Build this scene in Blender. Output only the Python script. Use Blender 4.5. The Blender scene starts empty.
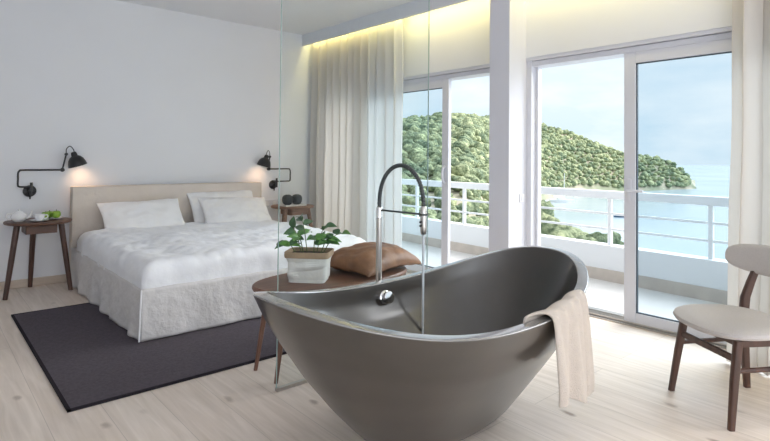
import bpy, bmesh, math, random
import numpy as np
from mathutils import Vector, Matrix, noise

random.seed(7)
SC = bpy.context.scene
COL = SC.collection
PI = math.pi

# ------------------------------------------------------------------ camera
cam_d = bpy.data.cameras.new('camera')
cam = bpy.data.objects.new('camera', cam_d)
COL.objects.link(cam)
YAW, PITCH, ROLL = math.radians(41.2935), math.radians(1.1370), math.radians(0.5523)
F = Vector((math.sin(YAW) * math.cos(PITCH), math.cos(YAW) * math.cos(PITCH), math.sin(PITCH)))
R0 = Vector((math.cos(YAW), -math.sin(YAW), 0))
U0 = R0.cross(F)
RT = R0 * math.cos(ROLL) + U0 * math.sin(ROLL)
UP = -R0 * math.sin(ROLL) + U0 * math.cos(ROLL)
M = Matrix((RT, UP, -F)).transposed().to_4x4()
M.translation = Vector((0, 0, 1.25))
cam.matrix_world = M
cam_d.sensor_fit = 'HORIZONTAL'
cam_d.sensor_width = 36
cam_d.lens = 24.9264
cam_d.shift_y = -0.09468
cam_d.clip_start = 0.02
cam_d.clip_end = 20000
SC.camera = cam

# ------------------------------------------------------------------ world
W = bpy.data.worlds.new('sky')
SC.world = W
W.use_nodes = True
nt = W.node_tree
nt.nodes.clear()
out = nt.nodes.new('ShaderNodeOutputWorld')
bg = nt.nodes.new('ShaderNodeBackground')
tc = nt.nodes.new('ShaderNodeTexCoord')
sep = nt.nodes.new('ShaderNodeSeparateXYZ')
nt.links.new(tc.outputs['Generated'], sep.inputs[0])
ramp = nt.nodes.new('ShaderNodeValToRGB')
ramp.color_ramp.elements[0].position = 0.0
ramp.color_ramp.elements[0].color = (0.60, 0.76, 0.87, 1)
ramp.color_ramp.elements[1].position = 0.6
ramp.color_ramp.elements[1].color = (0.66, 0.79, 0.92, 1)
e = ramp.color_ramp.elements.new(0.12)
e.color = (0.72, 0.83, 0.91, 1)
nt.links.new(sep.outputs[2], ramp.inputs[0])
mp = nt.nodes.new('ShaderNodeMapping')
mp.inputs['Scale'].default_value = (2.2, 2.2, 7.0)
nt.links.new(tc.outputs['Generated'], mp.inputs[0])
nz = nt.nodes.new('ShaderNodeTexNoise')
nz.inputs['Scale'].default_value = 1.6
nz.inputs['Detail'].default_value = 6
nz.inputs['Roughness'].default_value = 0.55
nt.links.new(mp.outputs[0], nz.inputs[0])
cr = nt.nodes.new('ShaderNodeValToRGB')
cr.color_ramp.elements[0].position = 0.42
cr.color_ramp.elements[1].position = 0.68
nt.links.new(nz.outputs[0], cr.inputs[0])
mx = nt.nodes.new('ShaderNodeMixRGB')
mx.inputs[2].default_value = (0.92, 0.95, 0.97, 1)
nt.links.new(cr.outputs[0], mx.inputs[0])
nt.links.new(ramp.outputs[0], mx.inputs[1])
nt.links.new(mx.outputs[0], bg.inputs[0])
bg.inputs[1].default_value = 1.1
nt.links.new(bg.outputs[0], out.inputs[0])


def aim(o, d):
    o.rotation_euler = Vector(d).to_track_quat('-Z', 'Y').to_euler()


def area_light(name, loc, d, sx, sy, energy, color):
    l = bpy.data.lights.new(name, 'AREA')
    l.shape = 'RECTANGLE'
    l.size, l.size_y, l.energy, l.color = sx, sy, energy, color
    o = bpy.data.objects.new(name, l)
    COL.objects.link(o)
    o.location = loc
    aim(o, d)
    return o


sun = bpy.data.lights.new('sun', 'SUN')
sun.energy = 7.0
sun.angle = math.radians(60)
sun.color = (0.98, 0.985, 1.0)
so = bpy.data.objects.new('sun', sun)
COL.objects.link(so)
aim(so, (-0.72, 0.30, -0.62))
# added soft fill from behind the camera; the rear wall has no window
area_light('rear_fill_light', (0.6, -2.3, 1.45), (0.10, 1, 0.16), 5.4, 2.6, 106, (0.88, 0.935, 1.0))

SC.view_settings.view_transform = 'Standard'
SC.view_settings.look = 'None'
SC.view_settings.exposure = 0.14
SC.view_settings.gamma = 1
SC.view_settings.use_curve_mapping = False
try:
    SC.cycles.use_denoising = True
    SC.cycles.transparent_max_bounces = 24
    SC.cycles.max_bounces = 10
    SC.cycles.diffuse_bounces = 6
    SC.cycles.sample_clamp_indirect = 6
    SC.cycles.caustics_reflective = False
    SC.cycles.caustics_refractive = False
except Exception:
    pass


# ------------------------------------------------------------------ materials
def mat(name, col, rough=0.6, var=0.0, scale=8.0, bump=0.0, bscale=40.0, metal=0.0, spec=0.5,
        stretch=(1, 1, 1), col2=None, detail=4, sheen=0.0, coords='Object'):
    m = bpy.data.materials.new(name)
    m.use_nodes = True
    t = m.node_tree
    b = t.nodes['Principled BSDF']
    b.inputs['Roughness'].default_value = rough
    b.inputs['Metallic'].default_value = metal
    b.inputs['Specular IOR Level'].default_value = spec
    if sheen:
        b.inputs['Sheen Weight'].default_value = sheen
    co = t.nodes.new('ShaderNodeTexCoord')
    mpn = t.nodes.new('ShaderNodeMapping')
    mpn.inputs['Scale'].default_value = stretch
    t.links.new(co.outputs[coords], mpn.inputs[0])
    n = t.nodes.new('ShaderNodeTexNoise')
    n.inputs['Scale'].default_value = scale
    n.inputs['Detail'].default_value = detail
    t.links.new(mpn.outputs[0], n.inputs[0])
    r = t.nodes.new('ShaderNodeValToRGB')
    c2 = col2 if col2 else tuple(max(0, c * (1 - var)) for c in col)
    r.color_ramp.elements[0].position = 0.3
    r.color_ramp.elements[1].position = 0.7
    r.color_ramp.elements[0].color = (*c2, 1)
    r.color_ramp.elements[1].color = (*col, 1)
    t.links.new(n.outputs[0], r.inputs[0])
    t.links.new(r.outputs[0], b.inputs['Base Color'])
    if bump:
        n2 = t.nodes.new('ShaderNodeTexNoise')
        n2.inputs['Scale'].default_value = bscale
        n2.inputs['Detail'].default_value = 5
        t.links.new(mpn.outputs[0], n2.inputs[0])
        bp = t.nodes.new('ShaderNodeBump')
        bp.inputs['Strength'].default_value = bump
        bp.inputs['Distance'].default_value = 0.01
        t.links.new(n2.outputs[0], bp.inputs['Height'])
        t.links.new(bp.outputs[0], b.inputs['Normal'])
    return m


def floor_mat():
    m = bpy.data.materials.new('washed_pine_planks')
    m.use_nodes = True
    t = m.node_tree
    L = t.links.new
    b = t.nodes['Principled BSDF']
    co = t.nodes.new('ShaderNodeTexCoord')
    mpn = t.nodes.new('ShaderNodeMapping')
    mpn.inputs['Rotation'].default_value = (0, 0, PI / 2)
    L(co.outputs['Object'], mpn.inputs[0])
    br = t.nodes.new('ShaderNodeTexBrick')
    br.offset = 0.37
    br.inputs['Color1'].default_value = (0.81, 0.725, 0.655, 1)
    br.inputs['Color2'].default_value = (0.755, 0.66, 0.59, 1)
    br.inputs['Mortar'].default_value = (0.58, 0.51, 0.45, 1)
    br.inputs['Scale'].default_value = 1.0
    br.inputs['Mortar Size'].default_value = 0.0018
    br.inputs['Mortar Smooth'].default_value = 0.3
    br.inputs['Brick Width'].default_value = 4.2
    br.inputs['Row Height'].default_value = 0.24
    L(mpn.outputs[0], br.inputs[0])
    # grain
    g = t.nodes.new('ShaderNodeMapping')
    g.inputs['Scale'].default_value = (9, 0.7, 1)
    L(co.outputs['Object'], g.inputs[0])
    n = t.nodes.new('ShaderNodeTexNoise')
    n.inputs['Scale'].default_value = 3.0
    n.inputs['Detail'].default_value = 6
    n.inputs['Distortion'].default_value = 0.7
    L(g.outputs[0], n.inputs[0])
    r = t.nodes.new('ShaderNodeValToRGB')
    r.color_ramp.elements[0].position = 0.3
    r.color_ramp.elements[0].color = (0.84, 0.81, 0.77, 1)
    r.color_ramp.elements[1].position = 0.7
    r.color_ramp.elements[1].color = (1.04, 1.03, 1.02, 1)
    L(n.outputs[0], r.inputs[0])
    mm = t.nodes.new('ShaderNodeMixRGB')
    mm.blend_type = 'MULTIPLY'
    mm.inputs[0].default_value = 1
    L(br.outputs[0], mm.inputs[1])
    L(r.outputs[0], mm.inputs[2])
    # knots
    k = t.nodes.new('ShaderNodeMapping')
    k.inputs['Scale'].default_value = (3.6, 1.9, 1)
    L(co.outputs['Object'], k.inputs[0])
    v = t.nodes.new('ShaderNodeTexVoronoi')
    v.voronoi_dimensions = '2D'
    v.inputs['Scale'].default_value = 1.0
    v.inputs['Randomness'].default_value = 1.0
    L(k.outputs[0], v.inputs[0])
    wp = t.nodes.new('ShaderNodeTexNoise')
    wp.inputs['Scale'].default_value = 9
    wp.inputs['Detail'].default_value = 3
    L(co.outputs['Object'], wp.inputs[0])
    ad = t.nodes.new('ShaderNodeVectorMath')
    ad.operation = 'MULTIPLY_ADD'
    ad.inputs[1].default_value = (0.16, 0.16, 0)
    L(wp.outputs['Color'], ad.inputs[0])
    L(k.outputs[0], ad.inputs[2])
    L(ad.outputs[0], v.inputs[0])
    kr = t.nodes.new('ShaderNodeValToRGB')
    kr.color_ramp.elements[0].position = 0.03
    kr.color_ramp.elements[0].color = (1, 1, 1, 1)
    kr.color_ramp.elements[1].position = 0.085
    kr.color_ramp.elements[1].color = (0, 0, 0, 1)
    L(v.outputs['Distance'], kr.inputs[0])
    mk = t.nodes.new('ShaderNodeMath')
    mk.operation = 'MULTIPLY'
    sel = t.nodes.new('ShaderNodeSeparateColor')
    L(v.outputs['Color'], sel.inputs[0])
    L(sel.outputs[0], mk.inputs[1])
    L(kr.outputs[0], mk.inputs[0])
    mk2 = t.nodes.new('ShaderNodeMath')
    mk2.operation = 'MULTIPLY'
    mk2.inputs[1].default_value = 1.0
    L(mk.outputs[0], mk2.inputs[0])
    mk = mk2
    m2 = t.nodes.new('ShaderNodeMixRGB')
    m2.inputs[2].default_value = (0.30, 0.22, 0.17, 1)
    L(mk.outputs[0], m2.inputs[0])
    L(mm.outputs[0], m2.inputs[1])
    L(m2.outputs[0], b.inputs['Base Color'])
    b.inputs['Roughness'].default_value = 0.42
    b.inputs['Specular IOR Level'].default_value = 0.4
    bp = t.nodes.new('ShaderNodeBump')
    bp.inputs['Strength'].default_value = 0.12
    bp.inputs['Distance'].default_value = 0.004
    L(n.outputs[0], bp.inputs['Height'])
    L(bp.outputs[0], b.inputs['Normal'])
    return m


def glass_mat(name, tint, refl=0.06):
    m = bpy.data.materials.new(name)
    m.use_nodes = True
    t = m.node_tree
    t.nodes.clear()
    o = t.nodes.new('ShaderNodeOutputMaterial')
    tr = t.nodes.new('ShaderNodeBsdfTransparent')
    tr.inputs[0].default_value = (*tint, 1)
    gl = t.nodes.new('ShaderNodeBsdfGlossy')
    gl.inputs['Roughness'].default_value = 0.0
    fr = t.nodes.new('ShaderNodeFresnel')
    fr.inputs[0].default_value = 1.3
    mixn = t.nodes.new('ShaderNodeMixShader')
    # a thin pane reflects at its outer faces only
    ge = t.nodes.new('ShaderNodeNewGeometry')
    inv = t.nodes.new('ShaderNodeMath')
    inv.operation = 'SUBTRACT'
    inv.inputs[0].default_value = 1.0
    t.links.new(ge.outputs['Backfacing'], inv.inputs[1])
    mu = t.nodes.new('ShaderNodeMath')
    mu.operation = 'MULTIPLY'
    t.links.new(fr.outputs[0], mu.inputs[0])
    t.links.new(inv.outputs[0], mu.inputs[1])
    t.links.new(mu.outputs[0], mixn.inputs[0])
    t.links.new(tr.outputs[0], mixn.inputs[1])
    t.links.new(gl.outputs[0], mixn.inputs[2])
    t.links.new(mixn.outputs[0], o.inputs[0])
    return m


def cloth_mat(name, col, trans=0.3, see=0.0, bump=0.15):
    m = bpy.data.materials.new(name)
    m.use_nodes = True
    t = m.node_tree
    t.nodes.clear()
    L = t.links.new
    o = t.nodes.new('ShaderNodeOutputMaterial')
    co = t.nodes.new('ShaderNodeTexCoord')
    n = t.nodes.new('ShaderNodeTexNoise')
    n.inputs['Scale'].default_value = 260
    n.inputs['Detail'].default_value = 2
    L(co.outputs['Object'], n.inputs[0])
    bp = t.nodes.new('ShaderNodeBump')
    bp.inputs['Strength'].default_value = bump
    bp.inputs['Distance'].default_value = 0.002
    L(n.outputs[0], bp.inputs['Height'])
    d = t.nodes.new('ShaderNodeBsdfDiffuse')
    d.inputs[0].default_value = (*col, 1)
    L(bp.outputs[0], d.inputs['Normal'])
    tl = t.nodes.new('ShaderNodeBsdfTranslucent')
    tl.inputs[0].default_value = (*col, 1)
    m1 = t.nodes.new('ShaderNodeMixShader')
    m1.inputs[0].default_value = trans
    L(d.outputs[0], m1.inputs[1])
    L(tl.outputs[0], m1.inputs[2])
    tp = t.nodes.new('ShaderNodeBsdfTransparent')
    m2 = t.nodes.new('ShaderNodeMixShader')
    m2.inputs[0].default_value = see
    L(m1.outputs[0], m2.inputs[1])
    L(tp.outputs[0], m2.inputs[2])
    L(m2.outputs[0], o.inputs[0])
    return m


def emit_mat(name, col, s):
    m = bpy.data.materials.new(name)
    m.use_nodes = True
    b = m.node_tree.nodes['Principled BSDF']
    b.inputs['Base Color'].default_value = (*col, 1)
    b.inputs['Emission Color'].default_value = (*col, 1)
    b.inputs['Emission Strength'].default_value = s
    return m


M_WALL = mat('white_plaster', (0.80, 0.815, 0.85), 0.9, 0.02, 2, 0.04, 60)
M_CEIL = mat('ceiling_paint', (0.82, 0.83, 0.85), 0.9, 0.02, 2)
M_SOFF = mat('soffit_paint', (0.70, 0.72, 0.77), 0.9, 0.02, 2)
M_COLM = mat('column_paint', (0.70, 0.71, 0.77), 0.85, 0.02, 2)
M_FLOOR = floor_mat()
M_SKIRT = mat('pale_oak_skirting', (0.62, 0.52, 0.43), 0.55, 0.15, 4, stretch=(1, 8, 8))
M_FRAME = mat('white_upvc', (0.68, 0.69, 0.74), 0.35, 0.02, 4)
M_GASK = mat('dark_rubber_gasket', (0.06, 0.08, 0.10), 0.6, 0.1, 20)
M_PANE = glass_mat('tinted_window_glass', (0.845, 0.90, 0.93))
M_GLASS = glass_mat('clear_partition_glass', (0.965, 0.985, 0.98))
M_GEDGE = mat('glass_edge_green', (0.42, 0.56, 0.54), 0.15, 0.1, 10, spec=0.8)
M_STEEL = mat('brushed_steel', (0.62, 0.60, 0.57), 0.28, 0.08, 60, metal=1.0, stretch=(1, 1, 0.1))
M_CHROME = mat('polished_chrome', (0.82, 0.82, 0.83), 0.08, 0.02, 10, metal=1.0)
M_BLACK = mat('black_painted_metal', (0.018, 0.018, 0.02), 0.38, 0.2, 30)
M_HOSE = mat('dark_ribbed_hose', (0.07, 0.08, 0.08), 0.5, 0.2, 200)
M_WALNUT = mat('dark_walnut', (0.10, 0.047, 0.033), 0.42, 0.5, 5, 0.08, 60, stretch=(6, 6, 0.7))
M_WALTOP = mat('walnut_top', (0.145, 0.070, 0.045), 0.45, 0.5, 4, 0.05, 60, stretch=(1, 9, 1))
M_OAK = mat('mid_brown_wood', (0.27, 0.15, 0.095), 0.45, 0.4, 5, stretch=(1, 8, 8))
M_BENCH = mat('bench_walnut', (0.21, 0.095, 0.06), 0.4, 0.4, 3, 0.04, 50, stretch=(0.8, 9, 1))
M_LINEN = mat('beige_linen', (0.70, 0.68, 0.672), 0.95, 0.08, 5, 1.0, 20, spec=0.1)
M_HEAD = mat('sand_linen_headboard', (0.73, 0.655, 0.585), 0.95, 0.06, 5, 0.7, 18, spec=0.1)
M_WHITE = mat('white_bed_cotton', (0.84, 0.85, 0.88), 0.9, 0.02, 6, 0.8, 9, spec=0.15)
M_PILLOW = mat('white_pillow_cotton', (0.85, 0.845, 0.85), 0.9, 0.02, 6, 0.8, 10, spec=0.15)
M_RUG = mat('charcoal_plum_rug', (0.125, 0.108, 0.125), 0.95, 0.25, 60, 0.6, 300, spec=0.1)
M_RUGB = mat('rug_dark_binding', (0.025, 0.02, 0.026), 0.9, 0.2, 60, spec=0.1)
M_CONC = mat('dark_cast_stone', (0.044, 0.035, 0.027), 0.30, 0, 2.6, 0.06, 7, spec=0.75,
             col2=(0.019, 0.016, 0.013), detail=7)
M_LEATH = mat('brown_leather', (0.31, 0.145, 0.07), 0.5, 0, 9, 0.35, 28, col2=(0.17, 0.075, 0.038), detail=7)
M_BAG = mat('white_washable_paper', (0.82, 0.80, 0.77), 0.55, 0.10, 9, 0.7, 14)
M_KRAFT = mat('kraft_paper_cuff', (0.44, 0.31, 0.20), 0.65, 0.2, 12, 0.5, 20)
M_SOIL = mat('potting_soil', (0.05, 0.035, 0.025), 1.0, 0.5, 60, 0.8, 60)
M_LEAF = mat('green_leaf', (0.17, 0.36, 0.08), 0.35, 0, 14, col2=(0.07, 0.20, 0.05))
M_LEAFD = mat('dark_green_leaf', (0.07, 0.18, 0.07), 0.35, 0.4, 14)
M_STEM = mat('green_stem', (0.12, 0.17, 0.05), 0.5, 0.3, 30)
M_TOWEL = mat('cream_towelling', (0.64, 0.565, 0.50), 0.95, 0.06, 30, 0.6, 220, spec=0.1)
M_SEAT = mat('greige_upholstery', (0.58, 0.545, 0.53), 0.92, 0.08, 140, 0.4, 320, spec=0.15)
M_CERAM = mat('white_porcelain', (0.82, 0.82, 0.83), 0.15, 0.02, 10)
M_APPLE = mat('green_apple_skin', (0.33, 0.50, 0.06), 0.3, 0, 9, col2=(0.16, 0.30, 0.03))
M_SPK = mat('charcoal_speaker_mesh', (0.05, 0.055, 0.06), 0.85, 0.3, 200, 0.5, 300)
M_WATER = mat('running_water', (0.75, 0.80, 0.84), 0.08, 0.1, 30, spec=0.8)
M_CURT = cloth_mat('ivory_linen_curtain', (0.83, 0.80, 0.765), 0.45, 0.03)
M_SHEER = cloth_mat('thin_linen_curtain', (0.87, 0.86, 0.85), 0.45, 0.28)
M_BULB = emit_mat('warm_bulb', (1.0, 0.72, 0.45), 12)
M_LED = emit_mat('yellow_led_strip', (1.0, 0.86, 0.35), 6)
M_PARAP = mat('white_balcony_paint', (0.80, 0.81, 0.81), 0.8, 0.03, 3)
M_TILE = mat('pale_balcony_tile', (0.72, 0.69, 0.65), 0.55, 0.05, 5)
M_STONE = mat('tan_stone_skirting', (0.60, 0.53, 0.46), 0.7, 0.15, 8)
M_ROCK = mat('shore_rock_and_scrub', (0.52, 0.44, 0.34), 0.95, 0, 0.05, col2=(0.20, 0.25, 0.15))
M_TREE = bpy.data.materials.new('pine_foliage')


def foliage():
    M_TREE.use_nodes = True
    t = M_TREE.node_tree
    L = t.links.new
    b = t.nodes['Principled BSDF']
    b.inputs['Roughness'].default_value = 0.9
    b.inputs['Specular IOR Level'].default_value = 0.1
    g = t.nodes.new('ShaderNodeNewGeometry')
    n = t.nodes.new('ShaderNodeTexNoise')
    n.inputs['Scale'].default_value = 0.16
    n.inputs['Detail'].default_value = 2
    L(g.outputs['Position'], n.inputs[0])
    f = t.nodes.new('ShaderNodeTexNoise')
    f.inputs['Scale'].default_value = 1.5
    f.inputs['Detail'].default_value = 6
    f.inputs['Roughness'].default_value = 0.65
    L(g.outputs['Position'], f.inputs[0])
    r = t.nodes.new('ShaderNodeValToRGB')
    r.color_ramp.elements[0].position = 0.36
    r.color_ramp.elements[0].color = (0.25, 0.32, 0.22, 1)
    r.color_ramp.elements[1].position = 0.66
    r.color_ramp.elements[1].color = (0.62, 0.65, 0.40, 1)
    L(n.outputs[0], r.inputs[0])
    r2 = t.nodes.new('ShaderNodeValToRGB')
    r2.color_ramp.elements[0].position = 0.36
    r2.color_ramp.elements[0].color = (0.35, 0.42, 0.36, 1)
    r2.color_ramp.elements[1].position = 0.62
    r2.color_ramp.elements[1].color = (1.15, 1.12, 1.05, 1)
    L(f.outputs[0], r2.inputs[0])
    m = t.nodes.new('ShaderNodeMixRGB')
    m.blend_type = 'MULTIPLY'
    m.inputs[0].default_value = 1
    L(r.outputs[0], m.inputs[1])
    L(r2.outputs[0], m.inputs[2])
    L(m.outputs[0], b.inputs['Base Color'])
    bp = t.nodes.new('ShaderNodeBump')
    bp.inputs['Strength'].default_value = 1.0
    bp.inputs['Distance'].default_value = 0.9
    L(f.outputs[0], bp.inputs['Height'])
    L(bp.outputs[0], b.inputs['Normal'])


foliage()
M_BOAT = mat('white_boat_hull', (0.85, 0.86, 0.88), 0.3, 0.02, 2)
M_BOATB = mat('blue_boat_hull', (0.05, 0.12, 0.22), 0.3, 0.1, 2)


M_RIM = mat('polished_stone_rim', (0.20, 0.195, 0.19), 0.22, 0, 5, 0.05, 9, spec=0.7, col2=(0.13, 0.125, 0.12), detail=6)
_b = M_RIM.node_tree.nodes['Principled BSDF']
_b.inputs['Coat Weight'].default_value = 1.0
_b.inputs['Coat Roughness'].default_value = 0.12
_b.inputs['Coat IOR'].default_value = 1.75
_b = M_CONC.node_tree.nodes['Principled BSDF']
_b.inputs['Coat Weight'].default_value = 0.55
_b.inputs['Coat Roughness'].default_value = 0.14
_b.inputs['Coat IOR'].default_value = 1.6


def sea_mat():
    m = bpy.data.materials.new('calm_sea')
    m.use_nodes = True
    t = m.node_tree
    b = t.nodes['Principled BSDF']
    co = t.nodes.new('ShaderNodeTexCoord')
    n = t.nodes.new('ShaderNodeTexNoise')
    n.inputs['Scale'].default_value = 0.012
    n.inputs['Detail'].default_value = 4
    t.links.new(co.outputs['Object'], n.inputs[0])
    r = t.nodes.new('ShaderNodeValToRGB')
    r.color_ramp.elements[0].position = 0.35
    r.color_ramp.elements[0].color = (0.38, 0.47, 0.52, 1)
    r.color_ramp.elements[1].position = 0.65
    r.color_ramp.elements[1].color = (0.48, 0.55, 0.59, 1)
    t.links.new(n.outputs[0], r.inputs[0])
    t.links.new(r.outputs[0], b.inputs['Base Color'])
    b.inputs['Roughness'].default_value = 0.18
    b.inputs['Specular IOR Level'].default_value = 0.25
    n2 = t.nodes.new('ShaderNodeTexNoise')
    n2.inputs['Scale'].default_value = 0.5
    n2.inputs['Detail'].default_value = 5
    t.links.new(co.outputs['Object'], n2.inputs[0])
    bp = t.nodes.new('ShaderNodeBump')
    bp.inputs['Strength'].default_value = 0.25
    bp.inputs['Distance'].default_value = 0.3
    t.links.new(n2.outputs[0], bp.inputs['Height'])
    t.links.new(bp.outputs[0], b.inputs['Normal'])
    return m


M_SEA = sea_mat()


# ------------------------------------------------------------------ mesh helpers
class MB:
    """collects shapes into one bmesh"""

    def __init__(self):
        self.bm = bmesh.new()

    def box(self, lo, hi, bev=0.0, seg=2, rot=None, pivot=None):
        lo, hi = Vector(lo), Vector(hi)
        r = bmesh.ops.create_cube(self.bm, size=1)
        vs = r['verts']
        c, s = (lo + hi) / 2, hi - lo
        for v in vs:
            v.co = Vector((v.co.x * s.x, v.co.y * s.y, v.co.z * s.z)) + c
        if bev:
            es = list({e for v in vs for e in v.link_edges})
            rr = bmesh.ops.bevel(self.bm, geom=es, offset=bev, segments=seg, affect='EDGES', profile=0.5)
            vs = list({v for f in rr['faces'] for v in f.verts} | {v for v in vs if v.is_valid})
        if rot is not None:
            p = Vector(pivot) if pivot is not None else c
            for v in vs:
                v.co = rot @ (v.co - p) + p
        return vs

    def loft(self, rings, closed=True, cap0=True, cap1=True):
        bm = self.bm
        R = [[bm.verts.new(p) for p in ring] for ring in rings]
        n = len(R[0])
        for a, b in zip(R[:-1], R[1:]):
            for i in range(n if closed else n - 1):
                j = (i + 1) % n
                try:
                    bm.faces.new((a[i], a[j], b[j], b[i]))
                except ValueError:
                    pass
        if closed and cap0:
            bm.faces.new(list(reversed(R[0])))
        if closed and cap1:
            bm.faces.new(R[-1])
        return R

    def tube(self, pts, rad, n=10, caps=True):
        pts = [Vector(p) for p in pts]
        rads = rad if isinstance(rad, (list, tuple)) else [rad] * len(pts)
        t0 = (pts[1] - pts[0]).normalized()
        ref = Vector((0, 0, 1)) if abs(t0.z) < 0.9 else Vector((1, 0, 0))
        nrm = (ref - t0 * ref.dot(t0)).normalized()
        rings = []
        for i, p in enumerate(pts):
            if i == 0:
                t = t0
            elif i == len(pts) - 1:
                t = (pts[i] - pts[i - 1]).normalized()
            else:
                t = ((pts[i + 1] - p).normalized() + (p - pts[i - 1]).normalized()).normalized()
            nrm = (nrm - t * nrm.dot(t)).normalized()
            bn = t.cross(nrm)
            rings.append([p + (nrm * math.cos(2 * PI * k / n) + bn * math.sin(2 * PI * k / n)) * rads[i] for k in range(n)])
        return self.loft(rings, True, caps, caps)

    def lathe(self, prof, origin=(0, 0, 0), axis=(0, 0, 1), n=32, cap0=True, cap1=True):
        """prof: list of (radius, height)"""
        ax = Vector(axis).normalized()
        q = Vector((0, 0, 1)).rotation_difference(ax)
        o = Vector(origin)
        rings = [[o + q @ Vector((r * math.cos(2 * PI * k / n), r * math.sin(2 * PI * k / n), h)) for k in range(n)]
                 for r, h in prof]
        return self.loft(rings, True, cap0, cap1)

    def grid(self, f, nu, nv):
        """open sheet; f(i/nu, j/nv) -> point"""
        return self.loft([[f(i / nu, j / nv) for i in range(nu + 1)] for j in range(nv + 1)], closed=False)

    def build(self, name, m, parent=None, shift=None, smooth=True, angle=40):
        bm = self.bm
        bmesh.ops.recalc_face_normals(bm, faces=bm.faces[:])
        if shift is not None:
            bmesh.ops.translate(bm, verts=bm.verts[:], vec=-Vector(shift))
        me = bpy.data.meshes.new(name)
        bm.to_mesh(me)
        bm.free()
        me.materials.append(m)
        if smooth:
            me.polygons.foreach_set('use_smooth', [True] * len(me.polygons))
            try:
                me.set_sharp_from_angle(angle=math.radians(angle))
            except Exception:
                pass
        o = bpy.data.objects.new(name, me)
        COL.objects.link(o)
        if parent is not None:
            o.parent = parent
        elif shift is not None:
            o.location = shift
        return o


def thing(name, label, cat, loc=(0, 0, 0), rz=0.0, group=None):
    o = bpy.data.objects.new(name, None)
    o.empty_display_size = 0.1
    COL.objects.link(o)
    o.location = loc
    o.rotation_euler = (0, 0, rz)
    o['label'], o['category'] = label, cat
    if group:
        o['group'] = group
    return o


def tag(o, label, cat, group=None, kind=None):
    o['label'], o['category'] = label, cat
    if group:
        o['group'] = group
    if kind:
        o['kind'] = kind
    return o


def struct(o, label=None, cat=None):
    o['kind'] = 'structure'
    if label:
        o['label'] = label
    if cat:
        o['category'] = cat
    return o


def dup(root, label, loc, rz, group=None):
    r = root.copy()
    COL.objects.link(r)
    r.location, r.rotation_euler = loc, (0, 0, rz)
    r['label'] = label
    if group:
        r['group'] = group
    for ch in list(root.children):
        c = ch.copy()
        COL.objects.link(c)
        c.parent = r
        for g in ch.children:
            d = g.copy()
            COL.objects.link(d)
            d.parent = c
    return r


def solidify(o, t, off=0.0):
    m = o.modifiers.new('thickness', 'SOLIDIFY')
    m.thickness, m.offset = t, off
    return o


def subsurf(o, lv=1):
    m = o.modifiers.new('subdivision', 'SUBSURF')
    m.levels = m.render_levels = lv
    return o


def sgp(v, e):
    return math.copysign(abs(v) ** e, v)


def interp(x, xs, ys):
    return float(np.interp(x, xs, ys))


def smooth_path(pts, n=8):
    """Catmull-Rom through the points"""
    P = [Vector(p) for p in pts]
    P = [P[0] * 2 - P[1]] + P + [P[-1] * 2 - P[-2]]
    res = []
    for i in range(1, len(P) - 2):
        for k in range(n):
            t = k / n
            a, b, c, d = P[i - 1:i + 3]
            res.append(0.5 * ((2 * b) + (c - a) * t + (2 * a - 5 * b + 4 * c - d) * t * t + (3 * b - a - 3 * c + d) * t ** 3))
    res.append(P[-2])
    return res


# ================================================================== ROOM SHELL
CEIL = 2.88
BACK = 6.05
XW = 4.07          # inner face of the window wall
HEAD = 2.155

b = MB(); b.box((-1.7, -2.6, -0.2), (4.32, 6.25, 0.0))
struct(b.build('floor', M_FLOOR, smooth=False))
b = MB(); b.box((-1.7, -2.6, CEIL), (4.45, 6.25, CEIL + 0.2))
struct(b.build('ceiling', M_CEIL, smooth=False))
b = MB(); b.box((-1.7, BACK, 0), (4.45, BACK + 0.2, CEIL))
struct(b.build('wall_back', M_WALL, smooth=False))
b = MB(); b.box((-1.9, -2.6, 0), (-1.7, 6.25, CEIL))
struct(b.build('wall_left', M_WALL, smooth=False))
b = MB(); b.box((-1.7, -2.8, 0), (4.45, -2.6, CEIL))
struct(b.build('wall_rear', M_WALL, smooth=False))
# window wall: lintel, far end, near end (the openings reach the floor)
b = MB()
b.box((XW, -2.6, HEAD), (4.32, BACK, CEIL))
b.box((XW, 5.75, 0), (4.32, BACK, HEAD))
b.box((XW, -2.6, 0), (4.32, -1.9, HEAD))
struct(b.build('wall_window', M_WALL, smooth=False))
b = MB(); b.box((3.83, 2.743, 0), (4.32, 2.956, CEIL), 0.004)
col = struct(b.build('column', M_COLM, smooth=False))
b = MB(); b.box((3.83, -2.6, 2.735), (3.86, BACK, CEIL))
struct(b.build('trim_1', M_SOFF, smooth=False), 'plain grey fascia board hiding the cove light above the curtains', 'fascia')
b = MB(); b.box((-1.7, BACK - 0.016, 0), (4.0, BACK, 0.075), 0.003)
struct(b.build('baseboard_back', M_SKIRT, smooth=False))

# cove light: LED strip behind the fascia
t = thing('led_strip', 'yellow glowing cove light strip behind the ceiling fascia', 'light strip', (3.875, 1.7, 2.84))
b = MB(); b.box((-0.010, -4.2, 0.02), (0.012, 4.3, 0.034)); b.build('channel', M_FRAME, t, smooth=False)
b = MB(); b.box((-0.006, -4.2, 0.008), (0.008, 4.3, 0.02)); b.build('diffuser', M_LED, t, smooth=False)
for cy in (4.5, 1.4, -1.2):
    area_light('cove_light', (3.905, cy, 2.835), (0.35, 0, -1), 3.0 if cy > 1 else 2.4, 0.03, 6.5, (1.0, 0.83, 0.30)).rotation_euler.z += 0
for o in [o for o in SC.objects if o.type == 'LIGHT' and o.name.startswith('cove')]:
    # long side along the wall (y)
    z = Vector((-0.35, 0, 1)).normalized()
    x = Vector((0, 1, 0))
    y = z.cross(x)
    mm = Matrix((x, y, z)).transposed()
    o.rotation_euler = mm.to_euler()


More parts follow.
